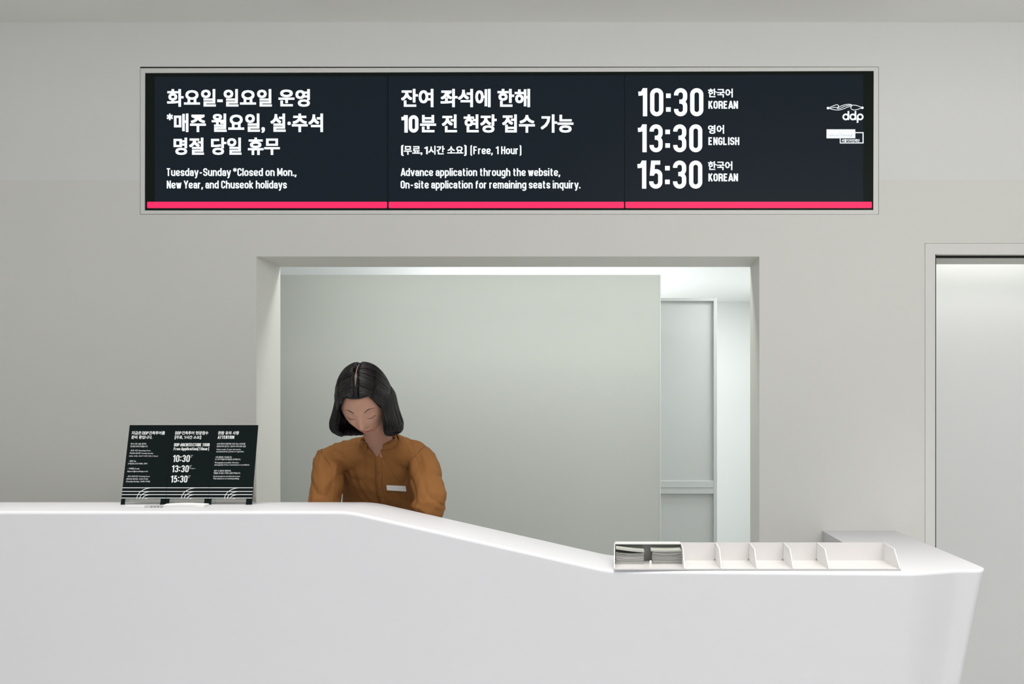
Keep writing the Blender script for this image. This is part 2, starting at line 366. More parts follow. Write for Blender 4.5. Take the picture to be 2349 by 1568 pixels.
def glyphs(t, w, xh=.74):
    b, T, X = t/2, 1-t/2, xh-t/2
    h = w*.5; m = .52
    box4 = lambda y0, y1, x0=0, x1=None: [(x0, y0), (w if x1 is None else x1, y0), (w if x1 is None else x1, y1), (x0, y1)]
    O = lambda *p, r=h: (list(p), False, r)
    CL = lambda p, r=h: (p, True, r)
    Gs = {
    '0': [CL(box4(b, T))], 'O': [CL(box4(b, T))],
    '1': [O((w*.75, 0), (w*.75, 1), r=0), O((w*.0, .80), (w*.45, .81), (w*.72, .97), r=.1)],
    '2': [O((0, .72), (0, T), (w, T), (w, .6), (0, b*1.2), r=h), O((0, b), (w+b, b), r=0)],
    '3': [O((0, .74), (0, T), (w, T), (w, m), (w*.35, m)), O((w*.35, m), (w, m), (w, b), (0, b), (0, .26))],
    '4': [O((w*.8, 0), (w*.8, 1), r=0), O((w*.8, .9), (0, .3), r=0), O((-.03, .26), (w*1.15, .26), r=0)],
    '5': [O((w, T), (b*.8, T), (b*.3, .50), r=0), O((b*.3, .46), (b*.3, .62), (w, .62), (w, b), (0, b), (0, .26))],
    '6': [CL(box4(b, .58)), O((0, .3), (0, T), (w, T), (w, .76))],
    '7': [O((0, T), (w, T), (w*.3, 0), r=0)],
    '8': [CL(box4(b, m)), CL(box4(m, T))],
    '9': [CL(box4(.42, T)), O((w, .7), (w, b), (0, b), (0, .24))],
    'A': [O((-b*.6, 0), (w*.5, 1), (w+b*.6, 0), r=0), O((w*.15, .25), (w*.85, .25), r=0)],
    'C': [O((w, .66), (w, T), (0, T), (0, b), (w, b), (w, .34))],
    'D': [O((0, 0), (0, 1), r=0), O((0, T), (w, T), (w, b), (0, b), r=h*.9)],
    'E': [O((w, T), (0, T), (0, b), (w, b), r=0), O((0, m), (w*.85, m), r=0)],
    'F': [O((w, T), (0, T), (0, 0), r=0), O((0, m), (w*.85, m), r=0)],
    'G': [O((w, .68), (w, T), (0, T), (0, b), (w, b), (w, .46)), O((w*.5, .46), (w+b, .46), r=0)],
    'H': [O((0, 0), (0, 1), r=0), O((w, 0), (w, 1), r=0), O((0, m), (w, m), r=0)],
    'I': [O((0, 0), (0, 1), r=0)],
    'K': [O((0, 0), (0, 1), r=0), O((0, .42), (w, 1), r=0), O((w*.3, .6), (w*1.05, 0), r=0)],
    'L': [O((0, 1), (0, b), (w, b), r=0)],
    'M': [O((0, 0), (0, 1), r=0), O((w*1.35, 0), (w*1.35, 1), r=0), O((0, .97), (w*.675, .2), (w*1.35, .97), r=0)],
    'N': [O((0, 0), (0, 1), r=0), O((w, 0), (w, 1), r=0), O((0, .97), (w, .03), r=0)],
    'P': [O((0, 0), (0, 1), r=0), O((0, T), (w, T), (w, .44), (0, .44), r=h*.9)],
    'R': [O((0, 0), (0, 1), r=0), O((0, T), (w, T), (w, .48), (0, .48), r=h*.9), O((w*.5, .48), (w, .40), (w, 0), r=.1)],
    'S': [O((w, .70), (w, T), (0, T), (0, .56), (w, .44), (w, b), (0, b), (0, .30))],
    'T': [O((-.03, T), (w+.03, T), r=0), O((w/2, 0), (w/2, T), r=0)],
    'U': [O((0, 1), (0, b), (w, b), (w, 1))],
    'W': [O((-.03, 1), (w*.35, 0), (w*.75, .9), (w*1.15, 0), (w*1.5, 1), r=0)],
    'Y': [O((-.03, 1), (w/2, .42), (w+.03, 1), r=0), O((w/2, 0), (w/2, .45), r=0)],
    'a': [O((0, X*.74), (0, X), (w*.9, X), (w*.9, 0)), CL(box4(b, X*.60, 0, w*.9), r=h*.7)],
    'b': [O((0, 0), (0, 1), r=0), CL(box4(b, X))],
    'c': [O((w*.9, X*.68), (w*.9, X), (0, X), (0, b), (w*.9, b), (w*.9, X*.36))],
    'd': [O((w, 0), (w, 1), r=0), CL(box4(b, X))],
    'e': [O((0, X*.52), (w, X*.52), (w, X), (0, X), (0, b), (w, b), (w, X*.32))],
    'f': [O((w*.25, 0), (w*.25, T), (w*.8, T)), O((-.02, X), (w*.8, X), r=0)],
    'g': [CL(box4(b, X)), O((w, xh), (w, -.22), (0, -.22), (0, -.12))],
    'h': [O((0, 0), (0, 1), r=0), O((0, X*.6), (0, X), (w, X), (w, 0))],
    'i': [O((0, 0), (0, xh), r=0), O((0, .86), (0, 1), r=0)],
    'k': [O((0, 0), (0, 1), r=0), O((0, .28), (w*.95, xh), r=0), O((w*.3, .42), (w, 0), r=0)],
    'l': [O((0, 0), (0, 1), r=0)],
    'm': [O((0, 0), (0, xh), r=0), O((0, X*.6), (0, X), (w*.85, X), (w*.85, 0)), O((w*.85, X*.6), (w*.85, X), (w*1.7, X), (w*1.7, 0))],
    'n': [O((0, 0), (0, xh), r=0), O((0, X*.6), (0, X), (w, X), (w, 0))],
    'o': [CL(box4(b, X))],
    'p': [O((0, -.26), (0, xh), r=0), CL(box4(b, X))],
    'q': [O((w, -.26), (w, xh), r=0), CL(box4(b, X))],
    'r': [O((0, 0), (0, xh), r=0), O((0, X*.55), (0, X), (w*.65, X))],
    's': [O((w*.9, X*.70), (w*.9, X), (0, X), (0, X*.58), (w*.9, X*.44), (w*.9, b), (0, b), (0, X*.32))],
    't': [O((w*.25, .94), (w*.25, b), (w*.75, b), r=h*.5), O((-.03, X), (w*.75, X), r=0)],
    'u': [O((0, xh), (0, b), (w, b), (w, X*.4)), O((w, 0), (w, xh), r=0)],
    'v': [O((-.02, xh), (w*.5, 0), (w+.02, xh), r=0)],
    'w': [O((-.02, xh), (w*.35, 0), (w*.7, xh*.95), (w*1.05, 0), (w*1.4, xh), r=0)],
    'y': [O((-.02, xh), (w*.52, .02), r=0), O((w+.02, xh), (w*.42, -.2), (w*.0, -.22), r=.08)],
    ':': [O((0, .16), (0, .16+t*1.08), r=0), O((0, .81), (0, .81-t*1.08), r=0)],
    '.': [O((0, 0), (0, t*1.1), r=0)],
    ',': [O((0.02, t*1.1), (0.02, t*.3), (-.05, -.14), r=0)],
    '-': [O((0, .40), (w*.8, .40), r=0)],
    '*': [O((w*.4, 1), (w*.4, .58), r=0), O((w*.0, .9), (w*.8, .68), r=0), O((w*.0, .68), (w*.8, .9), r=0)],
    '(': [O((w*.35, 1.08), (0, 1.08), (0, -.12), (w*.35, -.12), r=.1)],
    ')': [O((0, 1.08), (w*.35, 1.08), (w*.35, -.12), (0, -.12), r=.1)],
    }
    adv = {'1': w*.75, ':': 0, '.': 0, ',': .02, 'I': 0, 'i': 0, 'l': 0, 'M': w*1.35, 'm': w*1.7, 'w': w*1.4, 'W': w*1.5, 'r': w*.6, 't': w*.72, 'f': w*.72,
           '(': w*.35, ')': w*.35, '-': w*.8, '*': w*.8, 'c': w*.9, 's': w*.9, 'a': w*.9}
    return Gs, adv
def latin(txt, x0, x1, ycap, ybase, weight=.16, width=.33, gap=.062, space=.22, colon=None):
    """stroke lettering fitted between x0 and x1; -> list of (verts2d in px, faces)"""
    Gs, adv = glyphs(weight, width)
    x, parts = 0, []
    for ch in txt:
        if ch == ' ': x += space; continue
        if ch not in Gs: continue
        g = colon if (ch == ':' and colon) else gap
        for pts, closed, r in Gs[ch]:
            runs = [pts]
            if r == 0 and not closed and len(pts) > 2:      # split at sharp corners so no joint spikes
                runs = []; cur = [pts[0]]
                for q in range(1, len(pts)):
                    cur.append(pts[q])
                    if q < len(pts)-1:
                        a_ = Vector(pts[q-1])-Vector(pts[q]); b_ = Vector(pts[q+1])-Vector(pts[q])
                        if a_.angle(b_) < math.radians(80): runs.append(cur); cur = [pts[q]]
                runs.append(cur)
            for rn in runs:
                v, f = stroke(fillet([(p[0]+x, p[1]) for p in rn], r, closed), weight*(1.1 if ch == ':' else 1), closed)
                parts.append((v, f))
        x += adv.get(ch, width)+weight+g
    xmin = min(v.x for vv, _ in parts for v in vv); xmax = max(v.x for vv, _ in parts for v in vv)
    sx = (x1-x0)/(xmax-xmin); sy = ybase-ycap
    return [([(x0+(v.x-xmin)*sx, ybase-v.y*sy) for v in vv], f) for vv, f in parts]
def hangul(txt, x0, x1, y0, y1, offset=.033, res=3, spacing=1.0):
    base_off = min(offset, .008)
    c = bpy.data.curves.new('t', 'FONT'); c.body = txt; c.size = 1; c.offset = base_off; c.resolution_u = res; c.space_character = spacing
    o = bpy.data.objects.new('t', c); C.objects.link(o)
    dg = bpy.context.evaluated_depsgraph_get()
    me = bpy.data.meshes.new_from_object(o.evaluated_get(dg))
    v = [p.co.copy() for p in me.vertices]; f = [tuple(p.vertices) for p in me.polygons]
    bpy.data.objects.remove(o); bpy.data.curves.remove(c); bpy.data.meshes.remove(me)
    if not v: return []
    bold = max(0, offset-base_off)
    ax, bx, ay, by = min(p.x for p in v), max(p.x for p in v), min(p.y for p in v), max(p.y for p in v)
    def cp_(dx, dy):      # bold: the outline is thickened by shifted copies, kept inside the box
        return ([(x0+(p.x+dx-ax+bold)/(bx-ax+2*bold)*(x1-x0), y1-(p.y+dy-ay+bold)/(by-ay+2*bold)*(y1-y0)) for p in v], f)
    if not bold: return [cp_(0, 0)]
    return [cp_(dx*bold, dy*bold) for dx in (-1, 0, 1) for dy in (-.8, 0, .8)]
def place(name, parts, proj, m, parent, shear=0, yref=0):
    """proj(px, py, lift) -> world"""
    vs, fs = [], []
    for k, (v, f) in enumerate(parts):
        b = len(vs); lift = .00002*(k % 12)
        for (x, y) in v: vs.append(proj(x+(yref-y)*shear, y, lift))
        fs += [tuple(b+i for i in q) for q in f]
    return build(name, vs, fs, m, parent)
def rectp(x0, y0, x1, y1): return ([(x0, y0), (x0, y1), (x1, y1), (x1, y0)], [(0, 1, 2, 3)])

# ------------------------------------------------------------------ wall display: three screens side by side
YS = YW+.002                    # screens sit a hair behind the surround
def wp(x, y, lift=0): return P(x, y, YS-.0012-lift)
def yt(x): return 168-(x-333)*5/1671      # top and bottom edges of the row drift by a few pixels
def yb(x): return 482-(x-333)*1/1671
def screen(x0, x1, label, bl, br):
    s = empty('display_screen', P((x0+x1)/2, yb(x0), YS)); tag(s, label, 'screen', 'lit screens above the hatch')
    c = [P(x0, yt(x0), YS), P(x1, yt(x1), YS), P(x1, yb(x1), YS), P(x0, yb(x0), YS)]
    prism('housing', c, (0, .025, 0), M['bezel'], s)
    a0, a1 = x0+bl, x1-br
    q = [(a0, yt(a0)+8), (a1, yt(a1)+8), (a1, yb(a1)-4), (a0, yb(a0)-4)]
    build('screen_face', [P(x, y, YS-.0006) for x, y in q], [(0, 3, 2, 1)], M['screen'], s)
    return s
s1 = screen(333, 889, 'left lit black screen in three rows of Korean and two of English on closing days', 22, .5)
s2 = screen(890, 1432, 'middle lit black screen on free one hour tours and website application', .5, .5)
s3 = screen(1433, 2004, 'right lit black screen with three large tour times and two white logos', .5, 24)
def bar(s, x0, x1):
    pts = []
    n = 10
    y0, y1 = 462.5, 477
    o = [(x0, y0), (x1, y0), (x1, y1), (x0, y1)]
    rr = fillet([Vector(p) for p in o], 2.2, True)
    prism('accent_bar', [wp(p.x, p.y, .0) for p in rr], (0, .0005, 0), M['pink'], s)
bar(s1, 337.5, 888); bar(s2, 891.5, 1431.5); bar(s3, 1434.5, 2000)
G = M['glyph']
def T(s, parts, name='text_line', m=None): place(name, parts, wp, m or G, s)
T(s1, hangul('화요일-일요일 운영', 383, 711, 204, 245))
def star(cx, cy, r, wd):
    o = []
    for a in (90, 150, 210):
        d = Vector((math.cos(math.radians(a)), math.sin(math.radians(a))))*r
        v, f = stroke([Vector((cx, cy))-d, Vector((cx, cy))+d], wd); o.append(([(p.x, p.y) for p in v], f))
    return o
T(s1, star(389.5, 268, 7.6, 4.0)+hangul('매주 월요일, 설·추석', 399, 741, 260, 305))
T(s1, hangul('명절 당일 휴무', 398, 642, 315, 355.5))
T(s1, latin('Tuesday-Sunday', 382.5, 530, 385.5, 403.5)+star(538.8, 389.5, 4.6, 2.3)+latin('Closed on Mon.,', 544.5, 680, 385.5, 403.5))
T(s1, latin('New Year, and Chuseok holidays', 382.5, 658, 414, 432))
T(s2, hangul('잔여 좌석에 한해', 920, 1216, 203.5, 246))
T(s2, latin('10', 920.5, 960, 264, 304, weight=.20, width=.36, gap=.05)+hangul('분 전 현장 접수 가능', 963.5, 1315.5, 262, 304.5))
T(s2, latin('(', 920, 926, 335, 354, weight=.14)+hangul('무료,', 926.5, 969, 334.5, 356)+latin('1', 973, 981.5, 336, 353.5)+hangul('시간 소요', 982.5, 1063, 334, 354.5)
   + latin(')', 1064.5, 1070.5, 335, 354, weight=.14)+latin('(Free, 1 Hour)', 1079, 1196, 335.5, 353.5))
T(s2, latin('Advance application through the website,', 919, 1285, 385.5, 403.5))
T(s2, latin('On-site application for remaining seats inquiry.', 919, 1331.5, 414, 432))
big = dict(weight=.150, width=.31, gap=.10, colon=.12)
T(s3, latin('10:30', 1464, 1613.5, 202, 266.5, **big), 'tour_time')
T(s3, latin('13:30', 1463, 1611, 285, 349, **big), 'tour_time')
T(s3, latin('15:30', 1462, 1611, 368, 432.5, **big), 'tour_time')
for k, (h, e, hx, ex) in enumerate((('한국어', 'KOREAN', 1681, 1693), ('영어', 'ENGLISH', 1661, 1696), ('한국어', 'KOREAN', 1680, 1693))):
    T(s3, hangul(h, 1624, hx, 203+83.3*k, 223.5+83.3*k, offset=.03))
    T(s3, latin(e, 1625, ex, 231.3+83.2*k, 249.3+83.2*k, weight=.18, width=.34, gap=.07))
# double-leaf line emblem with ddp
def zz(pts): return [Vector((1860+x/5.406, 210+y/5.406)) for x, y in pts]
def cat(pts, n=6):
    out = []
    q = [pts[0]]+pts+[pts[-1]]
    for i in range(1, len(q)-2):
        for k in range(n):
            t = k/n; p0, p1, p2, p3 = q[i-1:i+3]
            out.append(.5*((2*p1)+(p2-p0)*t+(2*p0-5*p1+4*p2-p3)*t*t+(3*p1-p0-3*p2+p3)*t**3))
    out.append(pts[-1]); return out
lines = [
 [(222, 200), (260, 184), (300, 168), (328, 164), (344, 174), (336, 192), (330, 206), (338, 216)],
 [(222, 208), (260, 218), (310, 227), (360, 226), (410, 212), (450, 194), (490, 184), (508, 184)],
 [(330, 202), (360, 185), (410, 166), (460, 157), (496, 160), (512, 172), (500, 186), (496, 204), (510, 220), (540, 228), (580, 220), (628, 204)],
 [(340, 212), (375, 203), (410, 186), (450, 174), (500, 168), (560, 170), (600, 184), (630, 196)],
 [(240, 205), (290, 196), (334, 200)],
]
pp = []
for l in lines: pp.append(stroke(cat(zz(l)), 1.35))
pp = [([(p.x, p.y) for p in v], f) for v, f in pp]
def disc(cx, cy, r, n=16): return ([(cx+r*math.cos(-2*math.pi*i/n), cy+r*math.sin(-2*math.pi*i/n)) for i in range(n)], [tuple(range(n))])
pp += [disc(1899.4, 247.8, 3), disc(1978.3, 247, 2.9)]
T(s3, pp, 'emblem')
def ringp(cx, cy, r, wd): 
    v, f = stroke([Vector((cx+r*math.cos(2*math.pi*i/24), cy+r*math.sin(2*math.pi*i/24))) for i in range(24)], wd, True)
    return ([(p.x, p.y) for p in v], f)
def bargl(x, y0, y1, wd=3.8): return rectp(x-wd/2, y0, x+wd/2, y1)
T(s3, [ringp(1940.2, 268, 5.9, 3.7), bargl(1946.2, 254.5, 275), ringp(1956.4, 268, 5.9, 3.7), bargl(1962.4, 254.5, 275), ringp(1973.2, 268, 5.9, 3.7), bargl(1967.2, 266, 281.5)], 'logo_letters')
T(s3, [rectp(1896, 296.5, 1962, 317)], 'logo_plate')
fr = [rectp(1926.5, 303, 1981, 304.6+.6), rectp(1926.5, 326.6, 1981, 328.8), rectp(1926.5, 303, 1928.4, 328.5), rectp(1978.6, 303, 1981, 328.5)]
T(s3, fr, 'logo_frame')
def wp2(x, y, lift=0): return P(x, y, YS-.0018-lift)
place('logo_letters', latin('Seoul', 1900.5, 1923, 306.5, 312.8, weight=.10, width=.5)+latin('Design', 1930, 1958.5, 306.5, 312.8, weight=.10, width=.5)
      + [rectp(1926.3, 302.4, 1962, 303.0), rectp(1926.0, 303, 1926.6, 317), rectp(1928.6, 305.2, 1929.2, 317)], wp2, M['glyph_dim'], s3)
T(s3, hangul('서울디자인재단', 1930.5, 1972, 318.6, 325.6, offset=.03), 'logo_letters')

# ------------------------------------------------------------------ three small sign boards on the counter
# plane of the boards: foot at the counter, leaning back towards the wall
YB0 = (H-ZU)*F/(1157-CY)            # depth of the foot line
DY = .018*YB0                        # how far the top leans back
Zt_ = Z_(974, YB0+DY)
A = Vector((0, YB0, ZU)); U = Vector((0, DY, Zt_-ZU)).normalized(); NB = Vector((1, 0, 0)).cross(U).normalized()
if NB.y > 0: NB = -NB
def bp(px, py, lift=0):
    d = Vector(((px-CX)/F, 1, -(py-CY)/F)); o = Vector((0, 0, H))
    t = ((A+NB*lift)-o).dot(NB)/d.dot(NB)
    return o+d*t
def edge(xt, xb): return lambda y: xt+(y-974.5)/(1157-974.5)*(xb-xt)
E = [edge(297.2, 276.2), edge(396, 378.5), edge(494.2, 476.2), edge(592, 577.3)]
legs = [(276.2, 285), (367, 378), (379.5, 386.5), (467.5, 475.5), (477, 483), (563.5, 577.3)]
Wm = M['print']
blab = ['left small black leaning sign board, small Korean and English contact lines', 'middle small black leaning sign board showing three large tour times',
        'right small black leaning sign board headed ATTENTION, beside the hatch opening']
boards = []
for k in range(3):
    e0, e1 = E[k], E[k+1]
    gp = .35
    y0, yc = 974.5, 1143.5
    l0, l1 = legs[2*k], legs[2*k+1]
    outl = [(e0(y0)+gp, y0), (e1(y0)-gp, y0), (e1(1157)-gp, 1157), (l1[0], 1157), (l1[0]+1.6, yc+1), (l1[0]+.4, yc), (l0[1]+2.4, yc), (l0[1]+1.2, yc+1), (l0[1], 1157), (e0(1157)+gp, 1157)]
    b = empty('sign_board', bp((e0(1157)+e1(1157))/2, 1157)); tag(b, blab[k], 'sign', 'leaning sign boards on the counter'); boards.append(b)
    prism('board', [bp(x, y) for x, y in outl], -NB*.004, M['board'], b)
    # clear rest behind
    x0, x1 = bp(e0(1157)+3, 1157).x, bp(e1(1157)-3, 1157).x
    prism('acrylic_rest', [(x1, YB0+.007, ZU+.0005), (x1, YB0+.05, ZU+.0005), (x1, YB0+.046, ZU+.006), (x1, YB0+.026, ZU+.075), (x1, YB0+.022, ZU+.075)], (-.003, 0, 0), M['clear'], b)
    prism('acrylic_rest', [(x0, YB0+.007, ZU+.0005), (x0, YB0+.05, ZU+.0005), (x0, YB0+.046, ZU+.006), (x0, YB0+.026, ZU+.075), (x0, YB0+.022, ZU+.075)], (.003, 0, 0), M['clear'], b)
    # line art
    ll = []
    for j, yy in enumerate((1118.2, 1126.6, 1133.8, 1141.6)):
        ll.append(rectp(e0(yy)+.3, yy-.75, e1(yy)-.3, yy+.75))
        xe = (350, 452, 551)[k]-j*1.5
        R_ = 37-8.2*j
        arc = [Vector((xe-a, yy+ (1143-yy)*0)) for a in (0,)]
        yb_ = 1143.4
        hgt = yb_-yy
        if hgt > 1:
            span = (36-8*j)
            arc = [Vector((xe-span*math.sin(t), yy+hgt*(1-math.cos(t)))) for t in [math.pi/2*i/14 for i in range(15)]]
            v, f = stroke(arc, 1.25); ll.append(([(p.x, p.y) for p in v], f))
    place('line_art', ll, lambda x, y, lift=0: bp(x, y, .0004+lift), Wm, b)
SH = .105
def BT(k, parts, y, name='text_line'): place(name, parts, lambda x, yy, lift=0: bp(x, yy, .0004+lift), Wm, boards[k], shear=SH, yref=y)
def HB(k, txt, x0, x1, y0, y1, off=.02, name='text_line'): BT(k, hangul(txt, x0, x1, y0, y1, offset=off, res=2), y1, name)
def LB(k, txt, x0, x1, y0, y1, w=.17): BT(k, latin(txt, x0, x1, y0, y1, weight=w), y1)
BT(0, hangul('지금은', 301.5, 324, 988.3, 996.6, .03, 2)+latin('DDP', 326, 340.5, 989, 996.2)+hangul('건축투어를', 341.5, 378, 988.3, 996.6, .03, 2), 996.6)
HB(0, '준비 중입니다.', 301, 349, 998.3, 1006.4, .03)
for t_, a_, b_, y_ in (('투어 시작 10분 전부터', 299.5, 335, 1017.3), ('접수를 도와드리겠습니다.', 299, 339, 1023), ('- 운영 시간 Operating Hours.', 297.5, 346, 1032.8), ('화요일-일요일 Tuesday-Sunday', 297, 351.5, 1039),
    ('10:30, 13:30, 15:30 *1시간 소요 (1 Hour)', 296, 362, 1045.4), ('- 전화 Tel.', 295, 312, 1056.8), ('(+82)02-2153-0086, 0091', 293.5, 337.5, 1063), ('- 이메일 E-mail.', 292.5, 320, 1074),
    ('ddptour@seouldesign.or.kr', 291.5, 339.5, 1080.6), ('- 문의 운영시간 Working Hours', 290.5, 343.5, 1092), ('(화요일-일요일, 10:00-17:00)', 289.5, 339.5, 1098), ('(Tuesday-Sunday, 10:00-17:00)', 288.8, 343.5, 1104)):
    HB(0, t_, a_, b_, y_-1.9, y_+2.3, .012, 'small_text_line')
BT(1, latin('DDP', 401.5, 415.5, 989, 996.2)+hangul('건축투어 현장접수', 416.8, 477.5, 988.3, 996.6, .03, 2), 996.6)
BT(1, latin('(', 400.5, 403, 999, 1006)+hangul('무료,', 403.5, 419.5, 998.6, 1007, .03, 2)+latin('1', 422, 425, 999, 1006)+hangul('시간 소요', 426, 458, 998.6, 1006.4, .03, 2)+latin(')', 458.6, 461, 999, 1006), 1006.4)
LB(1, 'DDP ARCHITECTURE TOUR', 399, 480.5, 1016, 1023.2, .2)
LB(1, 'Free Application(1 Hour)', 398.2, 479, 1025.5, 1032.2, .2)
for j, (tm, a_, b_, y_) in enumerate((('10:30', 396, 436, 1042.5), ('13:30', 393.5, 433.5, 1066), ('15:30', 391, 430.5, 1089.5))):
    BT(1, latin(tm, a_, b_-1.2, y_+.6, y_+16.6, weight=.16, width=.30, gap=.09, colon=.12), y_+16, 'tour_time')
    HB(1, ('한국어', '영어', '한국어')[j], b_+1.2, b_+6.5, y_+.6, y_+2.8, .012, 'small_text_line')
    HB(1, ('KOREAN', 'ENGLISH', 'KOREAN')[j], b_+.8, b_+(4, 4, 4)[j], y_+4.2, y_+6.2, .01, 'small_text_line')
HB(1, 'Foreigners', 434.5, 448, 1073, 1075.4, .01, 'small_text_line')
HB(2, '관람 유의 사항', 499.5, 548, 988.3, 996.6, .03)
LB(2, 'ATTENTION', 499, 537, 998.6, 1006, .2)
for t_, a_, b_, y_ in (('12세 미만의 방문객은 부모 또는 보호자를', 497.5, 562.5, 1017.3), ('동반하셔야 합니다. 1층부터 여러 층에 걸친', 497, 563.5, 1023), ('Visitors under 12 years old must be', 496.2, 552, 1030.6), ('accompanied by a parent or a guardian.', 495.8, 559.5, 1035.4),
    ('사진 촬영은 가능합니다.', 494.2, 532, 1047.8), ('단, 투어 해설사의 촬영은 금지됩니다.', 493.5, 552, 1053), ('Photography is possible. However,', 492.6, 548, 1060.8), ('photography of tour commentators is prohibited.', 492, 572, 1065.8),
    ('음주 시 입장이 제한되며,', 490.6, 530, 1079.2), ('박물관 내 모든 구역은 금연구역입니다.', 490, 551.5, 1084.5), ('Drunk people are not allowed to enter.', 489.2, 551, 1092.2), ('This museum is no smoking building.', 488.8, 548.5, 1097.4)):
    HB(2, t_, a_, b_, y_-1.9, y_+2.2, .012, 'small_text_line')

# low white card holder and folded papers in front of the boards
def cp(px, py): Y = (H-ZU)*F/(py-CY); return Vector(((px-CX)/F*Y, Y, ZU))
ch = empty('card_holder', cp(400, 1163)); tag(ch, 'low white card holder with five grey slots in front of the sign boards', 'holder')
a, b_ = cp(329, 1163.5), cp(370, 1158)
box('tray', a.x, b_.x, a.y, a.y+.022, ZU+.0003, ZU+.005, M['card'], ch, .001)
for k in range(5):
    x0 = a.x+.003+k*.0112+(.0045 if k else 0); x1 = x0+(.0125 if k == 0 else .0068)
    box('slot', x0, x1, a.y-.0006, a.y+.021, ZU+.0012, ZU+.0054, M['slot'], ch)
c0, c1 = cp(371, 1162.5), cp(468, 1162.5)
pf = empty('folded_paper', c0); tag(pf, 'blank white folded paper lying in front of the middle sign board', 'paper')
n_ = 12; vs = []; fs = []
for i in range(n_+1):
    x = c0.x+(c1.x-c0.x)*i/n_; zz_ = ZU+.0065+.003*math.sin(i/n_*math.pi)
    for (y, z) in ((c0.y, ZU+.0005), (c0.y, zz_), (c0.y+.035, zz_+.002), (c0.y+.035, ZU+.0005)): vs.append((x, y, z))
for i in range(n_):
    for k in range(4): fs.append((i*4+k, i*4+(k+1) % 4, (i+1)*4+(k+1) % 4, (i+1)*4+k))
fs += [(0, 1, 2, 3), tuple(n_*4+k for k in (3, 2, 1, 0))]
fix(build('paper_sheet', vs, fs, M['card'], pf))
box('fold', c0.x+.004, c1.x-.03, c0.y-.0006, c0.y+.001, ZU+.004, ZU+.0046, M['slot'], pf)
fp = cp(290, 1160.5)
tag(box('flat_card', fp.x, fp.x+.088, fp.y-.012, fp.y+.010, ZU+.0003, ZU+.0018, M['card'], None), 'thin white card lying flat at the foot of the left sign board', 'card')

# ------------------------------------------------------------------ leaflet tray on the low end of the counter
TY0, TY1 = 2.716, 2.884
TX0, TX1 = X_(1408.5, TY0), X_(2065.5, TY0)
tz = ZL+.0008; th = .003; zb = Z_(1243.5, TY1)
tray = empty('leaflet_tray', ((TX0+TX1)/2, TY0, ZL)); tag(tray, 'long white acrylic leaflet tray with six compartments on the low end of the counter', 'tray')
box('base', TX0, TX1, TY0, TY1, tz, tz+th, M['acrylic'], tray)
xdiv = [X_(p, TY0) for p in (1408.5, 1570, 1655, 1737, 1820, 1902, 2065.5)]
box('front_lip', TX0, TX1, TY0-.004, TY0-.0003, tz-.0003, tz+.0045, M['slot'], tray)
def fin(x, name, m, lean=0):
    knee = TY0+.056
    pts = [(x, TY0, tz+th), (x, TY0, tz+th+.004), (x, knee, zb-.004), (x, TY1-.03, zb), (x, TY1, zb), (x, TY1, tz+th)]
    return prism(name, pts, (th, 0, 0), m, tray)
for k, x in enumerate(xdiv):
    fin(x-(th if k == 6 else th/2 if k else 0), 'side_panel' if k in (0, 6) else 'divider', M['acrylic_edge'])
for k in range(6):
    nm = M['grey_back'] if k == 0 else M['acrylic']  # first compartment gets a darker grey back than the others
    o = box('back_panel', xdiv[k]+th*.6, xdiv[k+1]-th*.6, TY1-th, TY1, tz+th, zb-(.0 if k else .002), nm, tray)
    if k == 0: o['label'] = 'grey back panel'
box('top_cover', xdiv[0]+th, xdiv[1]-th, TY1-.036, TY1+.004, zb-.001, zb+.0025, M['acrylic_edge'], tray)
for k in range(1, 7):
    if k < 6: box('screw', xdiv[k]+.069*0-.0045+.0, xdiv[k]-.002, TY1-th-.0015, TY1-th, tz+th+.002, tz+th+.005, M['button'], tray)
# leaflets
ORD = 'lowest second third fourth fifth sixth seventh eighth ninth tenth eleventh twelfth thirteenth fourteenth fifteenth'.split()
def leaflet(x0, x1, y0, y1, z, t, sag, tilt=0, skew=0, m=None, loc_label='', grp=''):
    o = empty('leaflet', ((x0+x1)/2, y0, z))
    n = 10; vs = []; fs = []
    for i in range(n+1):
        u = i/n; x = x0+(x1-x0)*u
        zz = z+sag*((2*u-1)**2)+tilt*(1-u)
        for (y, dz) in ((y0+skew*u, 0), (y0+skew*u, t), (y1, t), (y1, 0)): vs.append((x, y, zz+dz))
    for i in range(n):
        for k in range(4): fs.append((i*4+k, i*4+(k+1) % 4, (i+1)*4+(k+1) % 4, (i+1)*4+k))
    fs += [(0, 1, 2, 3), tuple(n*4+k for k in (3, 2, 1, 0))]
    pg = build('pages', vs, fs, M['paper'], o); fix(pg)
    # cover sheet on top
    cv = [Vector(v)+Vector((0, 0, .0005)) for i, v in enumerate(vs) if i % 4 in (1, 2)]
    build('cover', cv, [(2*i, 2*i+2, 2*i+3, 2*i+1) for i in range(n)], m or M['paper2'], o)
    tag(o, loc_label, 'leaflet', grp); return o
sy0, sy1 = 2.812, 2.877
def pile(xa, xb, cnt, ztotal, side, yoff):
    z = tz+th+.0006; t = ztotal/cnt
    for k in range(cnt):
        j = random.uniform(-.0014, .0014); w_ = random.uniform(-.0015, .0012)
        sag = .0005+.0030*(k/cnt)+random.uniform(0, .0004)
        lb = ('%s leaflet from the bottom of the %s pile in the white tray' % (ORD[k], side)) if k else 'lowest leaflet of the %s pile in the white tray' % side
        leaflet(xa+j, xb+j+w_, sy0+random.uniform(-.003, .001)+yoff, sy1, z, t*random.uniform(.62, .72), sag, loc_label=lb, grp='leaflets piled in the tray')
        z += t
    return z
xl0, xl1 = X_(1412, sy0)+.001, X_(1477, sy0)
z = pile(xl0, xl1, 10, .032, 'left', 0)
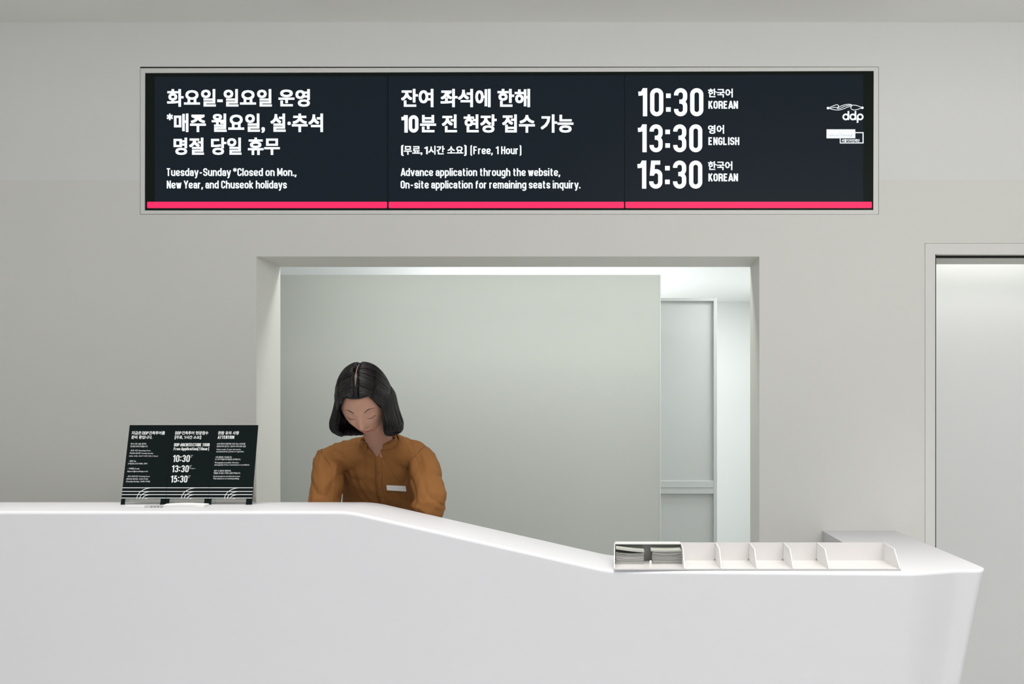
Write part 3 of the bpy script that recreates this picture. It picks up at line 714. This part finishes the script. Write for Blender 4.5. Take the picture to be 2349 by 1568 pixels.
leaflet(xl0, xl1+.0008, sy0-.004, sy1, z+.0005, .0016, .0035, tilt=.001, m=M['paper2'], loc_label='open leaflet propping up the tilted booklet on the left pile', grp='leaflets piled in the tray')
leaflet(xl0, xl1+.001, sy0-.006, sy1-.006, z+.0065, .0045, .0014, tilt=.0105, m=M['paper2'], loc_label='tilted thick booklet on top of the left pile', grp='leaflets piled in the tray')
xr0, xr1 = X_(1497, sy0), X_(1565.5, sy0)-.001
z = pile(xr0, xr1, 13, .041, 'right', 0)
leaflet(xr0-.006, xr1-.005, sy0-.008, sy1-.004, z+.0015, .0042, .0016, m=M['paper2'], loc_label='thick curled booklet on top of the right pile', grp='leaflets piled in the tray')
ck = box('card_clip', X_(1490, sy0), X_(1495, sy0), sy0, sy0+.004, tz+th+.0004, tz+th+.012, M['card']); tag(ck, 'tiny white upright card between the two leaflet piles', 'card')

# ------------------------------------------------------------------ the person behind the counter
def ev_mesh(o):
    dg = bpy.context.evaluated_depsgraph_get(); me = bpy.data.meshes.new_from_object(o.evaluated_get(dg)); return me
def loft(vs, fs, secs, n=20, cap=True):
    """secs: (centre, half side, half depth, axis dir) rings"""
    b0 = len(vs)
    for i, (c, a, b, ax) in enumerate(secs):
        c = Vector(c); ax = Vector(ax).normalized()
        ref = Vector((1, 0, 0)) if abs(ax.x) < .9 else Vector((0, 1, 0))
        s = (ref-ax*ref.dot(ax)).normalized(); d = ax.cross(s).normalized()
        for k in range(n):
            t = 2*math.pi*k/n
            vs.append(c+s*a*math.cos(t)+d*b*math.sin(t))
    for i in range(len(secs)-1):
        for k in range(n):
            fs.append((b0+i*n+k, b0+i*n+(k+1) % n, b0+(i+1)*n+(k+1) % n, b0+(i+1)*n+k))
    if cap:
        fs.append(tuple(b0+k for k in range(n-1, -1, -1))); fs.append(tuple(b0+(len(secs)-1)*n+k for k in range(n)))
def chain(vs, fs, pts, rad, n=14, sub=5, flat=None):
    """smooth tapered limb through pts with radii rad, rounded ends"""
    P_ = [Vector(p) for p in pts]; q = []; rr = []
    ext = [P_[0]*2-P_[1]]+P_+[P_[-1]*2-P_[-2]]; re = [rad[0]]+list(rad)+[rad[-1]]
    for i in range(1, len(ext)-2):
        for k in range(sub):
            t = k/sub; p0, p1, p2, p3 = ext[i-1:i+3]
            q.append(.5*((2*p1)+(p2-p0)*t+(2*p0-5*p1+4*p2-p3)*t*t+(3*p1-p0-3*p2+p3)*t**3)); rr.append(re[i]*(1-t)+re[i+1]*t)
    q.append(P_[-1]); rr.append(rad[-1])
    d0 = (q[0]-q[1]).normalized(); d1 = (q[-1]-q[-2]).normalized()
    cq, cr = [], []
    for a in (85, 60, 35): cq.append(q[0]+d0*rr[0]*math.sin(math.radians(a))); cr.append(rr[0]*math.cos(math.radians(a)))
    cq += q; cr += rr
    for a in (35, 60, 85): cq.append(q[-1]+d1*rr[-1]*math.sin(math.radians(a))); cr.append(rr[-1]*math.cos(math.radians(a)))
    secs = []
    for i in range(len(cq)):
        a = cq[max(0, i-1)]; b = cq[min(len(cq)-1, i+1)]
        secs.append((cq[i], cr[i], cr[i]*(flat or 1), b-a))
    loft(vs, fs, secs, n)
def remeshed(name, vs, fs, voxel, smooth=4):
    me = bpy.data.meshes.new('tmp'); me.from_pydata([tuple(v) for v in vs], [], fs); me.update()
    bm = bmesh.new(); bm.from_mesh(me); bmesh.ops.recalc_face_normals(bm, faces=bm.faces); bm.to_mesh(me); bm.free()
    o = bpy.data.objects.new('tmp', me); C.objects.link(o)
    r = o.modifiers.new('r', 'REMESH'); r.mode = 'VOXEL'; r.voxel_size = voxel
    s = o.modifiers.new('s', 'SMOOTH'); s.factor = .5; s.iterations = smooth
    out = ev_mesh(o); bpy.data.objects.remove(o); bpy.data.meshes.remove(me)
    out.name = name; return out

HC = Vector((-.915, 2.965, 1.422))      # head centre
PITCH = math.radians(38); ROLL = math.radians(-5); YAW = math.radians(7)
HR = Matrix.Rotation(YAW, 3, 'Z') @ Matrix.Rotation(PITCH, 3, 'X') @ Matrix.Rotation(ROLL, 3, 'Y')
HS = 1.12
def hw(x, f, u): return HC+HR@(Vector((x, -f, u))*HS)     # head-local (side, forward, up) -> world
def g(v, s): return math.exp(-(v/s)**2)
def headpt(d):
    x, f, u = d.x*.074, d.y*.094, d.z*.112
    if u < 0:
        t = min(1, -u/.112)
        x *= 1-.40*t**1.5
        if f < 0: f *= 1-.45*t
        else: f *= 1-.10*t
    if f > 0:
        fr = min(1, f/.07)
        f += .019*g(x, .0125)*(g(u+.032, .014)+.55*g(u+.012, .020))*fr        # nose
        f -= .010*(g(x-.031, .017)+g(x+.031, .017))*g(u-.004, .014)*fr         # sockets
        f += .004*(g(x-.031, .014)+g(x+.031, .014))*g(u+.001, .010)*fr         # lids
        f += .0045*g(x, .023)*(g(u+.062, .006)+.9*g(u+.072, .0065))*fr          # lips
        f -= .003*g(x, .028)*g(u+.081, .006)*fr
        f += .008*g(x, .026)*g(u+.100, .016)*fr                                # chin
        f += .004*g(u-.024, .010)*g(x, .05)*fr                                 # brow
        f += .003*(g(x-.04, .02)+g(x+.04, .02))*g(u+.03, .02)*fr
    return x, f, u
person = empty('person', (-.93, 3.40, 0))
tag(person, 'woman with black bobbed hair and mustard brown shirt bowing her head behind the counter', 'person')
bv, bf = [], []
bm = bmesh.new(); bmesh.ops.create_icosphere(bm, subdivisions=6, radius=1)
bm.verts.ensure_lookup_table(); base = len(bv)
for v in bm.verts: bv.append(hw(*headpt(v.co)))
for f in bm.faces: bf.append(tuple(base+v.index for v in f.verts))
bm.free()
for s in (-1, 1): chain(bv, bf, [hw(s*.071, -.008, .012), hw(s*.078, -.014, -.004), hw(s*.071, -.006, -.022)], [.011, .013, .009], flat=.6)
NK = Vector((-.925, 3.175, 1.262))
chain(bv, bf, [hw(0, -.040, -.030), NK*.45+hw(0, -.040, -.07)*.55, NK+Vector((0, .012, 0)), Vector((-.93, 3.25, 1.20))], [.052, .047, .052, .072])
SL_, SR_ = Vector((-1.130, 3.215, 1.190)), Vector((-.775, 3.215, 1.205))
EL_, ER_ = Vector((-1.104, 3.10, .985)), Vector((-.708, 3.085, 1.050))
WL_, WR_ = Vector((-1.075, 3.10, .800)), Vector((-.775, 3.075, .845))
torso = [((-.935, 3.42, .86), .150, .105, (0, 0, 1)), ((-.935, 3.42, .92), .155, .108, (0, -.1, 1)), ((-.935, 3.40, 1.00), .128, .092, (0, -.3, 1)),
         ((-.935, 3.36, 1.08), .130, .095, (0, -.5, 1)), ((-.935, 3.30, 1.16), .142, .098, (0, -.6, 1)), ((-.935, 3.245, 1.215), .150, .075, (0, -.7, 1)), ((-.93, 3.215, 1.245), .10, .052, (0, -.7, 1))]
loft(bv, bf, torso)
chain(bv, bf, [Vector((-.93, 3.235, 1.215)), SL_], [.05, .042]); chain(bv, bf, [Vector((-.93, 3.235, 1.215)), SR_], [.05, .042])
chain(bv, bf, [SL_, (SL_+EL_)/2, EL_], [.044, .040, .034]); chain(bv, bf, [SR_, (SR_+ER_)/2, ER_], [.044, .040, .034])
chain(bv, bf, [EL_, (EL_*.6+WL_*.4), WL_], [.035, .034, .023]); chain(bv, bf, [ER_, (ER_*.6+WR_*.4), WR_], [.035, .034, .023])
for s in (-1, 1):   # legs
    hx = -.935+s*.075
    chain(bv, bf, [(hx, 3.42, .86), (hx+s*.01, 3.41, .48), (hx+s*.015, 3.43, .09)], [.075, .05, .036])
def hand(wr, side, fwd):
    """palm down on the desk, fingers curled a little; fwd in the plane of the desk"""
    fwd = Vector(fwd).normalized(); lat = Vector((0, 0, 1)).cross(fwd).normalized()*side
    pc = wr+fwd*.035+Vector((0, 0, -.045)); kn = wr+fwd*.062+Vector((0, 0, -.062))
    for k in range(4):
        chain(bv, bf, [wr+lat*(k-1.5)*.009, pc+lat*(k-1.5)*.016, kn+lat*(k-1.5)*.020], [.014, .0125, .0105], n=10, sub=3)
    L = (.040, .046, .043, .033)
    for k in range(4):
        b0 = kn+lat*(k-1.5)*.020
        zf = .7585
        p1 = b0+fwd*L[k]*.55+lat*(k-1.5)*.003+Vector((0, 0, .004)); p2 = b0+fwd*L[k]*.95+lat*(k-1.5)*.005; p2.z = (p1.z+zf)/2
        p3 = b0+fwd*L[k]*1.15+lat*(k-1.5)*.006; p3.z = zf
        chain(bv, bf, [b0, p1, p2, p3], [.0098, .0088, .008, .0068], n=10, sub=3)
    t0 = pc-lat*.022; t1 = t0-lat*.020+fwd*.018; t2 = t1-lat*.008+fwd*.022; t1.z -= .006; t2.z = max(.759, t1.z-.016)
    chain(bv, bf, [pc-lat*.012, t0, t1, t2], [.013, .0118, .0098, .0078], n=10, sub=3)
hand(WL_, 1, (.35, -.12, 0)); hand(WR_, -1, (-.35, -.10, 0))
bme = remeshed('body', bv, bf, .0034, 3)
body = link('body', bme, M['skin'], person, True)

# shirt
sv, sf = [], []
tor2 = [((-.935, 3.43, .80), .178, .130, (0, 0, 1)), ((-.935, 3.425, .88), .176, .132, (0, -.1, 1)), ((-.940, 3.40, .98), .205, .122, (0, -.3, 1)), ((-.938, 3.36, 1.06), .188, .120, (0, -.5, 1)),
        ((-.935, 3.305, 1.14), .174, .118, (0, -.6, 1)), ((-.935, 3.262, 1.195), .172, .095, (0, -.7, 1)), ((-.932, 3.225, 1.250), .132, .074, (0, -.7, 1)), ((-.928, 3.195, 1.276), .078, .067, (0, -.6, 1))]
loft(sv, sf, tor2, 28)
for S, E_, W_, s in ((SL_, EL_, WL_, -1), (SR_, ER_, WR_, 1)):
    chain(sv, sf, [Vector((-.93, 3.235, 1.222)), (Vector((-.93, 3.235, 1.247))+S)/2, S+Vector((-.004*s, 0, .002))], [.066, .062, .055], n=18)
    chain(sv, sf, [S, S*.5+E_*.5+Vector((s*.004, 0, 0)), E_+Vector((s*.004, 0, -.002))], [.056, .059, .056], n=18)
    d = (W_-E_).normalized()
    loft(sv, sf, [(E_-d*.02, .050, .050, d), (E_+d*.010, .057, .055, d), (E_+d*.045, .060, .057, d)], 18)
sme = remeshed('shirt', sv, sf, .0042, 3)
# creases
def ridge(p, sc_, st):
    q = Vector((p.x*st[0], p.y*st[1], p.z*st[2]))*sc_
    n1 = noise.noise(q); return (1-abs(n1)*2.2)
sme.update()
cos = [v.co.copy() for v in sme.vertices]; nos = [v.normal.copy() for v in sme.vertices]
for v, c, nn in zip(sme.vertices, cos, nos):
    q = noise.noise_vector(c*9)*.03
    cc = c+q
    # sleeves: creases fan out from the armpit and gather at the elbow
    arm = 0
    for S, E_, s in ((SL_, EL_, -1), (SR_, ER_, 1)):
        ax = (E_-S); t = max(0, min(1.2, (c-S).dot(ax)/ax.length_squared)); dd = (c-(S+ax*t)).length
        if dd < .075: arm = max(arm, 1-dd/.09)
    a1 = ridge(Vector((cc.x+cc.z*.55, cc.y, cc.z-cc.x*.3)), 11, (1.9, .8, .9))
    a2 = ridge(cc, 22, (1.2, 1, .7))
    k = .0065 if arm > 0 else .0040
    n3 = noise.noise(Vector((cc.x*1.7+cc.z*1.1, cc.y*.6, cc.z*.8-cc.x*.9))*6); gv = max(0, 1-abs(n3)*5)**1.3
    v.co = c+nn*(k*(a1-.55)+.0018*(a2-.5)-(.0060 if arm > 0 else .0035)*gv)
# neckline: open the V at the throat with clean cuts
bm = bmesh.new(); bm.from_mesh(sme)
VX, VZ, VW, VT = -.928, 1.210, .031, 1.256
def region():
    fs_ = [f for f in bm.faces if f.calc_center_median().y < NK.y+.01 and f.calc_center_median().z > VZ-.02 and abs(f.calc_center_median().x-VX) < .07]
    vs_ = {v for f in fs_ for v in f.verts}; es_ = {e for f in fs_ for e in f.edges}
    return list(vs_)+list(es_)+fs_
for sd in (-1, 1):
    d = Vector((sd*VW, 0, VT-VZ)); nrm = d.cross(Vector((0, 1, 0))).normalized()
    bmesh.ops.bisect_plane(bm, geom=region(), dist=1e-6, plane_co=(VX, 3.1, VZ), plane_no=nrm)
    bmesh.ops.bisect_plane(bm, geom=region(), dist=1e-6, plane_co=(VX+sd*VW, 3.1, VZ), plane_no=(1, 0, 0))
kill = []
for f in bm.faces:
    c = f.calc_center_median()
    ring_d = (Vector((c.x, c.y, 0))-Vector((NK.x, NK.y+.007, 0))).length
    if c.z > 1.270 and ring_d < .072: kill.append(f); continue
    if c.y < NK.y+.01 and c.z > VZ and abs(c.x-VX) < min(VW, VW*(c.z-VZ)/(VT-VZ)): kill.append(f)
bmesh.ops.delete(bm, geom=kill, context='FACES')
bm.to_mesh(sme); bm.free()
shirt = link('shirt', sme, M['shirt'], person, True)
sm = shirt.modifiers.new('cloth_thickness', 'SOLIDIFY'); sm.thickness = .0022; sm.offset = 1
bmx = bmesh.new(); bmx.from_mesh(sme); tree = BVHTree.FromBMesh(bmx)
def onshirt(x, z, lift):
    h = tree.ray_cast(Vector((x, 2.7, z)), Vector((0, 1, 0)))
    return (h[0]+Vector((0, -lift, 0))) if h[0] else None
def strip(name, fx, zs_, wd, lift, m):
    vs, fs = [], []
    for z in zs_:
        row = [onshirt(fx(z)-wd/2, z, lift), onshirt(fx(z)+wd/2, z, lift)]
        if None in row: continue
        vs += row
    if len(vs) < 4: return None
    o = build(name, vs, [(2*i, 2*i+1, 2*i+3, 2*i+2) for i in range(len(vs)//2-1)], m, shirt, True)
    s_ = o.modifiers.new('thickness', 'SOLIDIFY'); s_.thickness = .0016; s_.offset = 0
    return o
plx = lambda z: -.928-.004*math.sin((z-1)*20)
strip('placket', plx, [1.209-.008*i for i in range(40)], .026, .0032, M['shirt'])
for z in (1.150, 1.085, 1.020, .955):
    p = onshirt(plx(z), z, .0055)
    if p:
        bm = bmesh.new(); bmesh.ops.create_cone(bm, cap_ends=True, segments=14, radius1=.0052, radius2=.0046, depth=.0022, matrix=Matrix.Translation(p)@Matrix.Rotation(math.pi/2, 4, 'X'))
        me = bpy.data.meshes.new('button'); bm.to_mesh(me); bm.free(); link('button', me, M['button'], shirt)
# shoulder seams
def seam(S, s):
    vs, fs = [], []
    n = 22
    ax = Vector((s, 0, -.75)).normalized()
    e1 = ax.cross(Vector((0, 1, 0))).normalized(); e2 = ax.cross(e1).normalized()
    c0 = S+Vector((s*-.012, 0, .004))
    pts = []
    for k in range(n+1):
        t = math.pi*2*k/n; d = e1*math.cos(t)+e2*math.sin(t)
        h = tree.ray_cast(c0+d*.14, -d)
        if h[0] and (h[0]-c0).length < .085: pts.append(h[0]+d*.0030)
        else: pts.append(None)
    run = []
    for p in pts+[None]:
        if p is None:
            if len(run) > 3:
                v_, f_ = [], []; chain(v_, f_, run, [.0011]*len(run), n=6, sub=2)
                build('sleeve_seam', v_, f_, M['button'], shirt, True)
            run = []
        else: run.append(p)
seam(SL_, -1); seam(SR_, 1)
# stand collar along the neckline
cps = []
for k in range(26):
    t = math.radians(-58+k*(236+60)/25*1.0)
    x = NK.x+.062*math.cos(t+math.radians(0)); y = NK.y+.012+.060*math.sin(t)
    cps.append((x, y, t))
def collar():
    vs, fs = [], []
    n = 30
    for k in range(n+1):
        t = math.radians(-62+k*(304)/n)       # open at the throat (front is -90 deg)
        fx, fy = math.cos(t), math.sin(t)
        zz = 1.272+.020*(fy)                   # lower in front
        r0, r1 = .066, .060
        for r, dz in ((r0, -.014), (r1, .012), (r1+.003, .012), (r0+.009, -.014)):
            vs.append((NK.x+r*fx, NK.y+.006+r*.98*fy, zz+dz))
    for k in range(n):
        for j in range(4): fs.append((4*k+j, 4*k+(j+1) % 4, 4*(k+1)+(j+1) % 4, 4*(k+1)+j))
    fs += [(0, 1, 2, 3), (4*n+3, 4*n+2, 4*n+1, 4*n)]
    o = build('collar', vs, fs, M['shirt'], shirt, True); fix(o); return o
collar()
# name badge on the chest
bx, bz = (906-CX)/F*3.19, H-(1119-CY)/F*3.19
q0, q1, q2, q3 = (onshirt(bx+a, bz+b, .004) for a, b in ((-.034, .013), (.034, .008), (.034, -.012), (-.034, -.007)))
if None not in (q0, q1, q2, q3):
    nn = (q1-q0).cross(q3-q0).normalized()
    if nn.y > 0: nn = -nn
    c = (q0+q1+q2+q3)/4
    q = [v-nn*(v-c).dot(nn)+nn*.006 for v in (q0, q1, q2, q3)]
    bg = prism('name_badge', q, nn*.002, M['card'], person); bg['label'] = 'blank white name badge'
# trousers and shoes
tv, tf = [], []
loft(tv, tf, [((-.935, 3.42, .97), .140, .105, (0, 0, 1)), ((-.935, 3.42, .90), .165, .118, (0, 0, 1)), ((-.935, 3.42, .82), .168, .118, (0, 0, 1))], 24)
for s in (-1, 1):
    hx = -.935+s*.078
    chain(tv, tf, [(hx, 3.42, .84), (hx+s*.01, 3.41, .48), (hx+s*.015, 3.43, .13)], [.085, .068, .058], n=18)
link('trousers', remeshed('trousers', tv, tf, .008, 3), M['trousers'], person, True)
for s in (-1, 1):
    hx = -.935+s*.093; v_, f_ = [], []
    chain(v_, f_, [(hx, 3.46, .045), (hx, 3.40, .042), (hx+s*.008, 3.33, .032), (hx+s*.01, 3.27, .026)], [.042, .041, .036, .026], n=16)
    v_ = [Vector((p[0], p[1], max(p[2], .001))) for p in v_]
    build('shoe', v_, f_, M['shoe'], person, True)
# face details
def surf(x, u):
    """front surface of the head at side x, height u (head-local) by search"""
    best = None
    for i in range(60):
        for_ = i/59
        d = None
    lo, hi = 0, 1
    dx = x; 
    fz = u/.112; t = min(1, max(0, -u/.112)); sx = .074*(1-.40*t**1.5)
    dx = x/sx; dd = max(0, 1-dx*dx-fz*fz)
    return headpt(Vector((dx, math.sqrt(dd), fz)))
def facestrip(name, pts, rads, m, lift=.0012, flat=.5):
    q = []
    for (x, u) in pts:
        X, Fv, Uu = surf(x, u); q.append(hw(X, Fv+lift, Uu))
    v_, f_ = [], []; chain(v_, f_, q, rads, n=8, sub=3, flat=flat)
    return build(name, v_, f_, m, person, True)
for s in (-1, 1):
    facestrip('eyebrow', [(s*.016, .022), (s*.030, .028), (s*.046, .022)], [.0012, .0019, .0008], M['brow'], .0004, .4)
    facestrip('eyelashes', [(s*.019, -.004), (s*.026, -.0075), (s*.034, -.008), (s*.043, -.003)], [.0005, .0010, .0011, .0006], M['eye'], .0006)
facestrip('lips', [(-.022, -.0665), (-.010, -.063), (0, -.0645), (.010, -.063), (.022, -.0665)], [.001, .0034, .0030, .0034, .001], M['lips'], .0006, .6)
facestrip('lips', [(-.020, -.0675), (-.008, -.0715), (0, -.0722), (.008, -.0715), (.020, -.0675)], [.001, .0036, .0042, .0036, .001], M['lips'], .0006, .6)
# hair: a scalp cap and strands that fall from a centre parting
def scalp(az, el, lift):
    """az: 0 = front, + to the person's left(viewer right); el from parting plane"""
    d = Vector((math.sin(az)*math.cos(el), math.cos(az)*math.cos(el), math.sin(el)))
    x, f, u = headpt(d); n = Vector((x/.074**2, f/.094**2, u/.112**2)).normalized()
    return Vector((x, f, u))+n*lift
hv, hf = [], []
NA, NE = 60, 40
def cap_low(az):
    a = abs(((az+math.pi) % (2*math.pi))-math.pi)
    # lowest elevation of the hairline, front is high
    if a < .55: return .62
    if a < 1.15: return .62-(a-.55)/.6*1.0
    return -.38-(a-1.15)/2*.35
for i in range(NA):
    az = 2*math.pi*i/NA
    for j in range(NE+1):
        el = math.pi/2-(math.pi/2-cap_low(az))*j/NE
        p = scalp(az, el, .0055+.004*min(1, j/10)); hv.append(hw(*p))
for i in range(NA):
    for j in range(NE): hf.append((i*(NE+1)+j, ((i+1) % NA)*(NE+1)+j, ((i+1) % NA)*(NE+1)+j+1, i*(NE+1)+j+1))
hair = build('hair', hv, hf, M['hair'], person, True)
WD = HR.inverted()@Vector((0, 0, -1))      # gravity in head axes (x, -f, u)
G_ = Vector((WD.x, -WD.y, WD.z)).normalized()
def ell(p, k=1.0): return math.sqrt((p.x/(.074*k))**2+(p.y/(.094*k))**2+(p.z/(.112*k))**2)
stv, stf = [], []
def tube(pts, r0, n=4):
    b = len(stv); L = len(pts)
    for i, p in enumerate(pts):
        a = pts[max(0, i-1)]; c = pts[min(L-1, i+1)]; ax = (c-a)
        if ax.length < 1e-9: ax = Vector((0, 0, 1))
        ax.normalize(); s = ax.orthogonal().normalized(); d = ax.cross(s)
        rr = r0*(1 if i < L*.75 else 1-.75*(i-L*.75)/(L*.25))
        for k in range(n):
            t = 2*math.pi*k/n; stv.append(p+s*rr*math.cos(t)+d*rr*math.sin(t))
    for i in range(L-1):
        for k in range(n): stf.append((b+i*n+k, b+i*n+(k+1) % n, b+(i+1)*n+(k+1) % n, b+(i+1)*n+k))
rnd = random.Random(3)
def loc(p):      # world -> head-local
    q = HR.transposed()@(p-HC)/HS; return Vector((q.x, -q.y, q.z))
def spline(P_, sub=5):
    e = [P_[0]*2-P_[1]]+P_+[P_[-1]*2-P_[-2]]; o = []
    for i in range(1, len(e)-2):
        for k in range(sub):
            t = k/sub; p0, p1, p2, p3 = e[i-1:i+3]
            o.append(.5*((2*p1)+(p2-p0)*t+(2*p0-5*p1+4*p2-p3)*t*t+(3*p1-p0-3*p2+p3)*t**3))
    o.append(P_[-1]); return o
RING = [(1.448, .1005, .112), (1.405, .107, .118), (1.360, .118, .121), (1.330, .128, .124), (1.306, .118, .112), (1.300, .092, .086), (1.308, .070, .066)]
NS = 2400
for i in range(NS):
    side = -1 if i % 2 else 1
    t = rnd.random()
    ang = math.radians(36+t*150)
    root = Vector((side*(.0026+abs(rnd.gauss(0, .0012))), .094*math.cos(ang)*1.04, .112*math.sin(ang)*1.04))
    phi = math.radians(44+t*133+rnd.uniform(-3, 3))
    lay = rnd.random()**.6                   # 1 = outer layer
    kz = rnd.uniform(-.006, .006)-.010*(1-lay); wob = rnd.uniform(-.05, .05)
    pts = [hw(*root)]
    for n_r, (z, rx, ry) in enumerate(RING):
        if n_r >= 4 and lay < .25: break
        if (n_r == 6 and phi < 1.6) or (n_r == 5 and phi < 1.0): break
        f_ = .84+.16*lay
        z_ = z+(kz if n_r > 1 else 0)+(HC.z-1.416)
        back = max(0, -math.cos(phi))
        cy = HC.y+.018+.65*back**1.5*max(0, 1.46-z); ry = ry+(max(ry, .095)-ry)*back
        ph = phi+wob*n_r/7
        x = HC.x+side*rx*f_*math.sin(ph)*(1+.0*back)
        if n_r < 1: z_ += .03*abs(math.cos(phi))*0
        y = cy-ry*f_*math.cos(ph)
        if n_r == 0:
            l2 = loc(Vector((x, y, z_)))
            for fr_ in (.2, .4, .6, .8):
                l = root.lerp(l2, fr_); l = l*((1.06+.05*lay*min(1, fr_*3)+.09*fr_)/ell(l))
                if t < .34:      # front locks follow the hairline
                    mixw = (1-t/.34)*math.sin(math.pi*min(1, fr_*.85))*.95
                    az_ = side*fr_*1.30; hp = scalp(az_, cap_low(az_)+.05, .011+.003*lay); l = l.lerp(hp, mixw)
                pts.append(hw(*l))
        pts.append(Vector((x, y, z_)))
    q = spline(pts, 4); out = []
    for _ in range(5):
        q = [q[0]]+[q[k]*.5+(q[k-1]+q[k+1])*.25 for k in range(1, len(q)-1)]+[q[-1]]
    for k, p in enumerate(q):
        l = loc(p)
        if k:
            e = ell(l); kk = 1.075+.09*lay+.02*min(1, k/6)
            if e < kk and (l.z > -.06 or l.y < .02): l = l*(kk/max(e, .3))
            if l.y > .03 and l.z < .030 and abs(l.x) < .064: l.x = side*(.064+.004*lay)
        out.append(hw(*l))
    tube(out, .0011+.0006*rnd.random())
build('hair_strands', stv, stf, M['hair'], hair, True)
# parting line of bare scalp
q = [hw(*(Vector((.0, .094*math.cos(math.radians(a))*1.085, .112*math.sin(math.radians(a))*1.085)))) for a in range(42, 122, 5)]
v_, f_ = [], []; chain(v_, f_, q, [.0006]+[.0013]*(len(q)-2)+[.0004], n=8, sub=2, flat=.5)
pl = build('parting', v_, f_, M['skin'], hair, True); pl['label'] = 'pale parting line of scalp'
